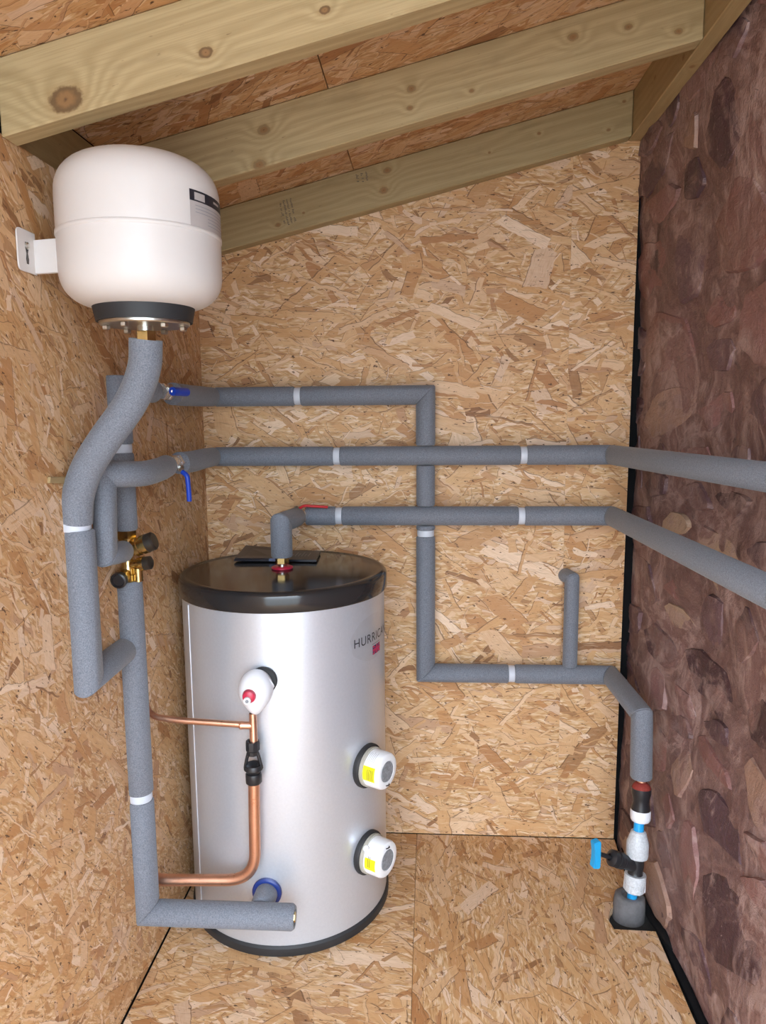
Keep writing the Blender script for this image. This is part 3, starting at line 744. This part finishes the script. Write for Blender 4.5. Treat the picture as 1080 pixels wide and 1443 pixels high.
zc0 = P(200, 447, VY - .04).z - .005
obj('collar', lathe([(.05, zb + .012), (.092, zb + .012), (.0935, zb + .008), (.086, zc0), (.05, zc0)], V0, n=56), M_blackrub, ves, 'black rubber collar')
obj('flange_plate', lathe([(0, zc0 - .006), (.079, zc0 - .006), (.081, zc0 - .004), (.081, zc0 + .001), (.05, zc0 + .001)], V0, n=56), M_zinc, ves, 'round zinc flange plate')
bolt_me = None
for k in range(6):
    a = 2 * PI * k / 6 + .35; c = Vector((VX + .068 * math.cos(a), VY + .068 * math.sin(a), zc0 - .006))
    obj('bolt', hexrod(.0072, c, c - Vector((0, 0, .008))), M_zinc, ves)
zn = P(205, 469, VY).z
obj('neck', rod(.0145, (VX, VY, zc0 - .004), (VX, VY, zn), 24), M_zinc, ves)
obj('neck_nut', hexrod(.019, (VX, VY, zn + .003), (VX, VY, zn - .018)), M_brass, ves)
# wall bracket
bz0, bz1 = PX(40, 385, XL).z, PX(40, 327, XL).z
y0_, y1_ = PX(22, 350, XL).y, PX(45, 350, XL).y
bm = bmesh.new()
rc = .010; ym, zm0, zm1 = y1_ + .006, bz0, bz1
bpts = [(y0_ + rc - rc * math.cos(t), zm1 - rc + rc * math.sin(t)) for t in [PI / 2 * k / 5 for k in range(6)]] + [(ym, zm1), (ym, zm0)] + [(y0_ + rc - rc * math.sin(t), zm0 + rc - rc * math.cos(t)) for t in [PI / 2 * k / 5 for k in range(6)]]
br = obj('bracket', prism(bpts, 0, XL + .001, XL + .004, .0006), M_vessel, ves, 'white steel wall bracket')
arm = [(XL + .001, y1_), (VX - VR * .93, VY - VR * .36 - .004), (VX - VR * .93 + .01, VY - VR * .36 + .004), (XL + .004, y1_ + .008)]
obj('bracket_arm', prism(arm, 2, bz0 + .002, bz1 - .012, .001), M_vessel, ves)
kh = Vector((XL + .0042, (y0_ + y1_) / 2 + .002, (bz0 + bz1) / 2))
obj('keyhole', prism([(kh.y - .003, kh.z - .022), (kh.y + .003, kh.z - .022), (kh.y + .0045, kh.z - .014), (kh.y + .002, kh.z - .004), (kh.y + .0055, kh.z + .006), (kh.y + .005, kh.z + .015), (kh.y - .005, kh.z + .015), (kh.y - .0055, kh.z + .006), (kh.y - .002, kh.z - .004), (kh.y - .0045, kh.z - .014)], 0, kh.x, kh.x + .0004), M_brassd, br)
obj('screw', lathe([(0, .005), (.004, .0045), (.0062, .002), (.0062, 0), (0, 0)], kh + Vector((0, 0, .009)), (1, 0, 0), 16), M_zinc, br)
# rating label on the vessel
def vlab(a0, a1, z0, z1, mat, nm, par, r=VR + .0006):
    bm = bmesh.new(); n = 10; A = []
    for i in range(n + 1):
        t = a0 + (a1 - a0) * i / n; A.append((bm.verts.new((VX + r * math.sin(t), VY - r * math.cos(t), z0)), bm.verts.new((VX + r * math.sin(t), VY - r * math.cos(t), z1))))
    for i in range(n): bm.faces.new((A[i][0], A[i + 1][0], A[i + 1][1], A[i][1]))
    return obj(nm, finish(bm), mat, par)
tA = math.radians(56)
zl1, zl0 = P(275, 270, VY - .06).z, P(280, 322, VY - .06).z; hb = (zl1 - zl0)
lab = vlab(tA, tA + 1.0, zl0, zl1 - hb * .30, M_paper, 'rating_label', ves); lab['label'] = 'pale label with a black header band'
vlab(tA, tA + 1.0, zl1 - hb * .30, zl1, M_ink, 'label_header', lab)
vlab(tA + .07, tA + .25, zl1 - hb * .26, zl1 - hb * .06, M_paper, 'label_emblem', lab, VR + .001)
vlab(tA + .45, tA + .62, zl1 - hb * .17, zl1 - hb * .11, M_paper, 'label_print', lab, VR + .001)
for k in range(6): vlab(tA + (.3 if k > 2 else .08), tA + .85, zl1 - hb * (.40 + .09 * k), zl1 - hb * (.42 + .09 * k), M_greyink, 'label_print', lab, VR + .001)
# --- expansion pipe (E): S-bend from the vessel, down, then back to the riser
pE = thing('expansion_pipe', 'thick grey foam lagged pipe hanging in an S bend below the white vessel', 'pipe', P(120, 960, 1.4))
E0 = Vector((VX, VY, zn - .012))
ER = .0305
Ep = [E0, P(203, 520, VY + .005), P(184, 568, VY + .01), P(146, 622, 1.385), P(122, 662, 1.39), P(110, 700, 1.395), P(108, 736, 1.40)]
foam_curve(curve_pts(Ep, 8), ER, pE)
Ec = P(109, 741, 1.40); dn = Vector((0, 0, -1))
cl = obj('pipe_clip', lathe([(.012, -.009), (.0285, -.009), (.0300, -.006), (.0300, .006), (.0285, .009), (.012, .009)], Ec + Vector((-.004, 0, 0)), (0, 0, 1), 24), M_white_clip, pE, 'white plastic pipe clip')
obj('clip_foot', box((XL + .0005, Ec.y - .011, Ec.z - .009), (Ec.x - .02, Ec.y + .011, Ec.z + .009), .002), M_white_clip, cl)
El0 = P(111, 747, 1.40); El1 = P(124, 958, 1.395); RX = P(186, 900, RY).x
El2 = Vector((RX - .010, RY - .005, P(180, 912, RY).z))
d1 = (El1 - El0).normalized(); d2 = (El2 - El1).normalized()
obj('foam_sleeve', sleeve(El0, El1, ER, None, d1 + d2), M_foam, pE)
obj('foam_sleeve', sleeve(El1, El2 - d2 * .022, ER * .96, d1 + d2, None), M_foam, pE)
# --- riser (D): from the top elbow, through the brass valve, down and across to the cylinder inlet
pD = thing('riser_pipe', 'grey foam lagged riser on the left wall turning to the cylinder inlet', 'pipe', (RX, RY, P(205, 1288, RY).z))
def RV(py): return Vector((RX, RY, P(186, py, RY).z))
zt0 = RV(529)
UR, LR = .0265, .0305
run([RV(747), zt0], UR, pD, [(0, (RV(747).z - RV(632).z) / (RV(747).z - zt0.z))], clip_dir=(-1, 0, 0))
i1 = RV(1288); i2 = P(421, 1289, RY); i2.z = i1.z = (i1.z + i2.z) / 2; i2.y = RY
run([RV(818), i1, i2 - Vector((.012, 0, 0))], LR, pD, [(0, (RV(818).z - RV(1121).z) / (RV(818).z - i1.z))], clip_dir=(-1, 0, 0))
# open end of the lagging with a brass plug inside
oe = i2 - Vector((.012, 0, 0))
obj('foam_end', lathe([(.017, .0), (LR - .003, .0), (LR - .005, .003), (.019, .003), (.017, .0)], oe, (1, 0, 0), 28), M_foam, pD)
obj('bore', lathe([(0, .0012), (.0165, .0012), (.0165, 0), (0, 0)], oe, (1, 0, 0), 24), M_brassd, pD)
obj('drain_plug', lathe([(0, .004), (.011, .004), (.0125, .001), (.0125, -.002), (0, -.002)], oe + Vector((.0005, 0, 0)), (1, 0, 0), 6), M_brass, pD)
# branch into the cylinder
obj('branch_sleeve', sleeve(Vector((o2.x, RY + .022, i1.z + .004)), o2 + tdir(an2) * .010, .0285), M_foam, pD)
# --- top link of the cold main from riser to back wall, with blue valve
L0 = zt0 + Vector((0, 0, .003)); L1 = P(214, 551, 1.70); L2 = P(233, 553, 1.80); L2b = P(246, 555, 1.87)
foam_curve([P(188, 549, 1.625), P(200, 550, 1.665), P(214, 551, 1.715)], .0275, pA, 'foam_sleeve')
foam_curve(curve_pts([P(243, 555, 1.88), P(262, 557, 1.97), a0_ + Vector((-.006, -.012, 0))], 6), .0288, pA)
vcA = P(230, 552, 1.80)
ball_valve(vcA, P(250, 555, 1.9) - P(215, 551, 1.7), (.72, -.6, .25), [P(243, 551.5, 1.745), P(247, 551.5, 1.755), P(263, 552.5, 1.80)], M_bluevinyl, 'steel ball valve with a blue lever lying along the upper pipe', vcA, .0105)
# --- cold link (F): from the brass valve up and over to pipe B, with hanging blue lever
FY = 1.475
F0 = P(174, 777, RY - .040); F1 = P(149, 782, FY); F2 = P(147, 667, FY); F3 = P(172, 668, FY + .02)
fr_ = .0238
dF = [(F1 - F0).normalized(), (F2 - F1).normalized(), (F3 - F2).normalized()]
obj('foam_sleeve', sleeve(F0, F1, .0245, None, dF[0] + dF[1]), M_foam, pB); obj('foam_sleeve', sleeve(F1, F2, fr_, dF[0] + dF[1], dF[1] + dF[2]), M_foam, pB)
F4 = P(204, 667, 1.575); F5 = P(226, 661, 1.70); F6 = P(238, 655, 1.80)
foam_curve(curve_pts([F2 + Vector((-.010, -.002, -.001)), F3 * .5 + P(178, 668, 1.52) * .5, F4, F5, P(234, 657, 1.77)], 8), .0275, pB)
vcB = P(244, 653, 1.83)
foam_curve(curve_pts([P(253, 652.5, 1.885), P(272, 650, 1.98), P(288, 646, 2.10), b0_ + Vector((-.004, -.010, 0))], 6), .0288, pB)
ball_valve(vcB, P(262, 652, 1.92) - P(226, 661, 1.72), (.75, -.6, -.3), [P(257, 665, 1.775), P(264, 670, 1.77), P(266, 690, 1.775), P(267, 706, 1.78)], M_bluevinyl, 'steel ball valve with a blue lever hanging down', vcB, .0062)
# --- brass control valve in the riser
bv = thing('brass_valve', 'brass multi port control valve in the riser between lagged pipes', 'valve', RV(785))
obj('valve_body', lathe([(.012, RV(812).z), (.0165, RV(812).z), (.0165, RV(800).z), (.0135, RV(796).z), (.0135, RV(772).z), (.0165, RV(766).z), (.0165, RV(752).z), (.012, RV(752).z)], (RX, RY, 0), (0, 0, 1), 28), M_brass, bv)
obj('union_nut', hexrod(.0235, RV(758) , RV(746)), M_brass, bv); obj('union_nut', hexrod(.0235, RV(819), RV(808)), M_brass, bv)
ud = Vector((.93, .02, .34)).normalized(); u0 = RV(776) + ud * .004
cp = obj('pressure_cartridge', lathe([(.014, 0), (.017, .004), (.017, .016), (.0215, .018), (.0215, .026), (.0195, .028), (.0195, .034), (.0225, .036), (.0225, .046), (.018, .048)], u0, ud, 28), M_brass, bv, 'threaded brass cartridge')
obj('cartridge_cap', lathe([(.018, .046), (.0215, .046), (.0215, .062), (.018, .066), (0, .066)], u0, ud, 24), M_brassd, cp)
ud2 = Vector((.95, -.08, .14)).normalized(); u1 = RV(797) + ud2 * .006
cp = obj('side_port', lathe([(.009, 0), (.012, .004), (.012, .018), (.015, .020), (.0165, .030), (.0165, .036), (.01, .036)], u1, ud2, 24), M_brass, bv)
obj('port_cap', lathe([(.01, .034), (.0155, .034), (.0155, .050), (.011, .053), (0, .053)], u1, ud2, 24), M_brassd, cp)
ud3 = Vector((.02, -.95, -.12)).normalized(); u2 = RV(806) + ud3 * .008
cp = obj('gauge_port', lathe([(.010, 0), (.012, .006), (.012, .030), (.0165, .033), (.0165, .047), (.013, .049)], u2, ud3, 24), M_brass, bv)
obj('black_cap', lathe([(.0165, .040), (.0178, .040), (.0178, .052), (.0145, .054), (.0125, .050), (0, .050)], u2, ud3, 24), M_blackpl, cp)
# stray tail of wire or batten behind the S-bend
obj('drain_elbow', lathe([(.007, RV(818).z), (.010, RV(818).z), (.010, RV(800).z), (.0, RV(800).z)], (RX + .026, RY - .006, 0), (0, 0, 1), 20), M_brass, bv)
m = prism([(PX(67, 672, XL).y, PX(67, 672, XL).z), (PX(92, 676, XL).y, PX(67, 676, XL).z), (PX(92, 686, XL).y, PX(67, 686, XL).z), (PX(66, 680, XL).y, PX(66, 681, XL).z)], 0, XL, XL + .006, .001); uv_box(m)
tag(obj('wood_splinter', m, TP), 'dark splinter of wood lifting from the left wall behind the S bend', 'splinter')

# ================================================================== COPPER DISCHARGE PIPES
CY = 1.683
ct = thing('discharge_pipe', 'thin copper discharge pipe teed below the white relief cover', 'pipe', P(357, 1040, CY))
tee = P(357, 1022, CY)
cu = [Vector((XL, 1.735, P(196, 994, 1.735).z)), P(205, 994, 1.71), P(216, 1010, CY + .006), P(250, 1015, CY), tee + Vector((-.012, 0, 0))]
obj('copper_branch', tube(fillet(cu, .03), .0078, 16), M_copper, ct)
obj('tee_socket', lathe([(.0078, -.002), (.0098, -.001), (.0105, .002), (.0098, .005), (.0092, .006), (.0092, .030)], P(339, 1022, CY), (1, 0, 0), 20), M_copper, ct)
obj('tee_barrel', lathe([(.0098, P(357, 1046, CY).z), (.0105, P(357, 1043, CY).z), (.0095, P(357, 1040, CY).z), (.0092, P(357, 1010, CY).z), (.0085, P(357, 1005, CY).z)], (tee.x, CY, 0), (0, 0, 1), 20), M_copper, ct)
td = thing('tundish', 'black plastic tundish with an open window on the copper pipe', 'tundish', P(357, 1100, CY))
def tz(py): return P(357, py, CY).z
TQ = Vector((P(357, 1072, CY).x, CY, 0))
obj('inlet_nut', lathe([(.010, tz(1044)), (.0165, tz(1044)), (.0175, tz(1047)), (.0175, tz(1056)), (.014, tz(1058)), (.014, tz(1063)), (.0115, tz(1064)), (.008, tz(1064))], TQ, n=10), M_blackpl, td)
for s in (-1, 1):
    for yy in (-.006, .006): pass
    obj('side_strut', tube([TQ + Vector((s * .011, 0, tz(1060))), TQ + Vector((s * .016, 0, tz(1070))), TQ + Vector((s * .0205, 0, tz(1082)))], .0042, 10), M_blackpl, td)
obj('funnel', lathe([(.006, tz(1084)), (.0165, tz(1078)), (.0215, tz(1077)), (.0235, tz(1080)), (.0235, tz(1083)), (.018, tz(1087)), (.014, tz(1090)), (.008, tz(1090))], TQ, n=24), M_blackpl, td)
obj('outlet_nut', lathe([(.012, tz(1088)), (.0195, tz(1089)), (.0205, tz(1091)), (.0205, tz(1101)), (.018, tz(1103)), (.012, tz(1103))], TQ, n=10), M_blackpl, td)
lo = thing('copper_waste_pipe', 'thick copper pipe curving from below the tundish to the left wall', 'pipe', P(360, 1190, CY))
obj('copper_bend', tube(fillet([Vector((TQ.x, CY, tz(1100))), P(360, 1240, CY), P(228, 1240, CY), Vector((XL, CY + .012, P(228, 1240, CY).z))], .075, 12), .0142, 20), M_copper, lo)

# ================================================================== INCOMING MAIN AND STOPCOCK
SY0, SY1 = 1.955, 1.915
def SP(px, py):
    t = (py - 1096) / (1290 - 1096); return P(px, py, SY0 + (SY1 - SY0) * t)
bp = thing('blue_water_pipe', 'bright blue plastic water main rising from the grey duct', 'pipe', SP(889, 1285))
sd_ = (SP(905, 1090) - SP(887, 1290)).normalized()
obj('upper_length', rod(.0138, SP(899.5, 1180), SP(902, 1150), 24), M_bluepipe, bp)
dz_ = PZ(887, 1287, -.015); obj('lower_length', rod(.0138, (dz_.x + .006, dz_.y + .000, .030), SP(895, 1235), 24), M_bluepipe, bp)
cpg = thing('pipe_coupling', 'black plastic coupling with rust red ring under the grey lagging', 'coupling', SP(902, 1150))
A_, B_ = SP(903, 1150), SP(904.5, 1107); L = (B_ - A_).length; dA = (B_ - A_)
obj('coupling_body', lathe([(.015, 0), (.0245, .0), (.0255, .1 * L), (.0255, .26 * L), (.0215, .48 * L), (.0235, .62 * L), (.0262, .78 * L), (.0262, .93 * L), (.016, .93 * L)], A_, dA, 32), M_blackpl, cpg)
obj('white_ring', lathe([(.014, -.012), (.024, -.012), (.0262, -.008), (.0272, -.002), (.0272, .016), (.0245, .020), (.0225, .020)], A_, dA, 32), M_whitepl, cpg, 'white collar ring')
obj('rust_ring', lathe([(.010, .93 * L), (.0255, .93 * L), (.0235, 1.0 * L), (.016, 1.10 * L), (.011, 1.12 * L)], A_, dA, 32), M_redfelt, cpg, 'rust red bristly ring')
obj('copper_stub', rod(.011, A_ + dA * .95, SP(905, 1088), 18), M_copper, cpg)
sc = thing('stopcock', 'black stopcock with white nuts and a blue tee handle', 'valve', SP(893, 1240))
def nut(pa, pb, flare, nm):
    a, b = SP(*pa), SP(*pb); L = (b - a).length
    n = obj(nm, lathe([(.013, 0), (.0285, 0), (.030, .1 * L), (.030, .55 * L), (.027, .66 * L), (.020, .96 * L), (.0145, L)] if flare else [(.013, 0), (.023, .0), (.027, .08 * L), (.027, .45 * L), (.0295, .5 * L), (.0295, .92 * L), (.0285, L), (.013, L)], a, b - a, 24), M_nutgrey, sc)
    x, y, z = frame(b - a)
    for k in range(6):
        t = 2 * PI * k / 6 + .3; e = x * math.cos(t) + y * math.sin(t); p = a + (b - a).normalized() * (.06 * L) + e * .0272
        obj('grip_rib', rod(.0022, p, p + (b - a).normalized() * (.5 * L), 8), M_nutgrey, n)
    return n
nut((898, 1207), (900.5, 1170), True, 'upper_nut'); nut((894, 1256), (896, 1231), False, 'lower_nut')
vb0, vb1 = SP(895, 1236), SP(898, 1204)
obj('valve_body', lathe([(.014, 0), (.0225, 0), (.0235, .004), (.0205, .010), (.0195, .3 * (vb1 - vb0).length), (.0215, .55 * (vb1 - vb0).length), (.0205, (vb1 - vb0).length), (.012, (vb1 - vb0).length)], vb0, vb1 - vb0, 28), M_blackpl, sc)
hb0 = SP(895, 1219); hb1 = P(838, 1201, hb0.y - .045); hd = (hb1 - hb0).normalized(); HL = (hb1 - hb0).length
obj('bonnet', lathe([(.0195, 0), (.0185, .30 * HL), (.0225, .33 * HL), (.0225, .44 * HL), (.0195, .45 * HL), (.0195, .48 * HL), (.022, .49 * HL), (.022, .58 * HL), (.014, .62 * HL), (.009, .63 * HL)], hb0, hd, 28), M_blackpl, sc)
obj('spindle', rod(.0062, hb0 + hd * (.6 * HL), hb0 + hd * (.97 * HL), 16), M_blackpl, sc)
x, y, z = frame(hd); hc = hb0 + hd * (.92 * HL)
bm = bmesh.new(); hd = Vector((hd.x, hd.y, 0)).normalized(); up = Vector((0, 0, 1)); sd2 = hd.cross(up)
pl = [(-.040, .0), (-.036, .018), (-.012, .014), (.012, .014), (.036, .018), (.040, .0), (.036, -.004), (-.036, -.004)]
A = [bm.verts.new(hc + up * u + hd * v + sd2 * .011) for u, v in pl]; B = [bm.verts.new(hc + up * u + hd * v - sd2 * .011) for u, v in pl]
bridge(bm, A, B); bm.faces.new(A[::-1]); bm.faces.new(B); bmesh.ops.recalc_face_normals(bm, faces=bm.faces); bmesh.ops.bevel(bm, geom=bm.edges[:], offset=.002, segments=2, affect='EDGES')
obj('tee_handle', finish(bm, 30), M_bluehandle, sc, 'bright blue tee handle')
# dusty duct sleeve the main rises through
dq = PZ(887, 1287, -.015) + Vector((0, .006, 0)); dtop = Vector((dq.x + .004, dq.y + .004, .058))
obj_ = obj('duct_sleeve', lathe([(.0445, -.04), (.0445, .0), (.043, .030), (.041, .048), (.036, .052), (.024, .052), (.02, .046), (0, .046)], dq, dtop - dq, 36, 45), M_duct); tag(obj_, 'dusty grey duct stub in the floor notch around the blue pipe', 'duct')
tag(obj('loose_membrane', tube(curve_pts([P(905, 1262, 2.0), P(918, 1292, 1.93), PZ(938, 1318, .01), PZ(950, 1340, 0)], 6), [.006 + .006 * math.sin(PI * i / 18) for i in range(19)], 10), M_dpm), 'crumpled black membrane strip behind the grey duct stub', 'membrane')

for o in bpy.data.objects:
    if '_w' in o: del o['_w']
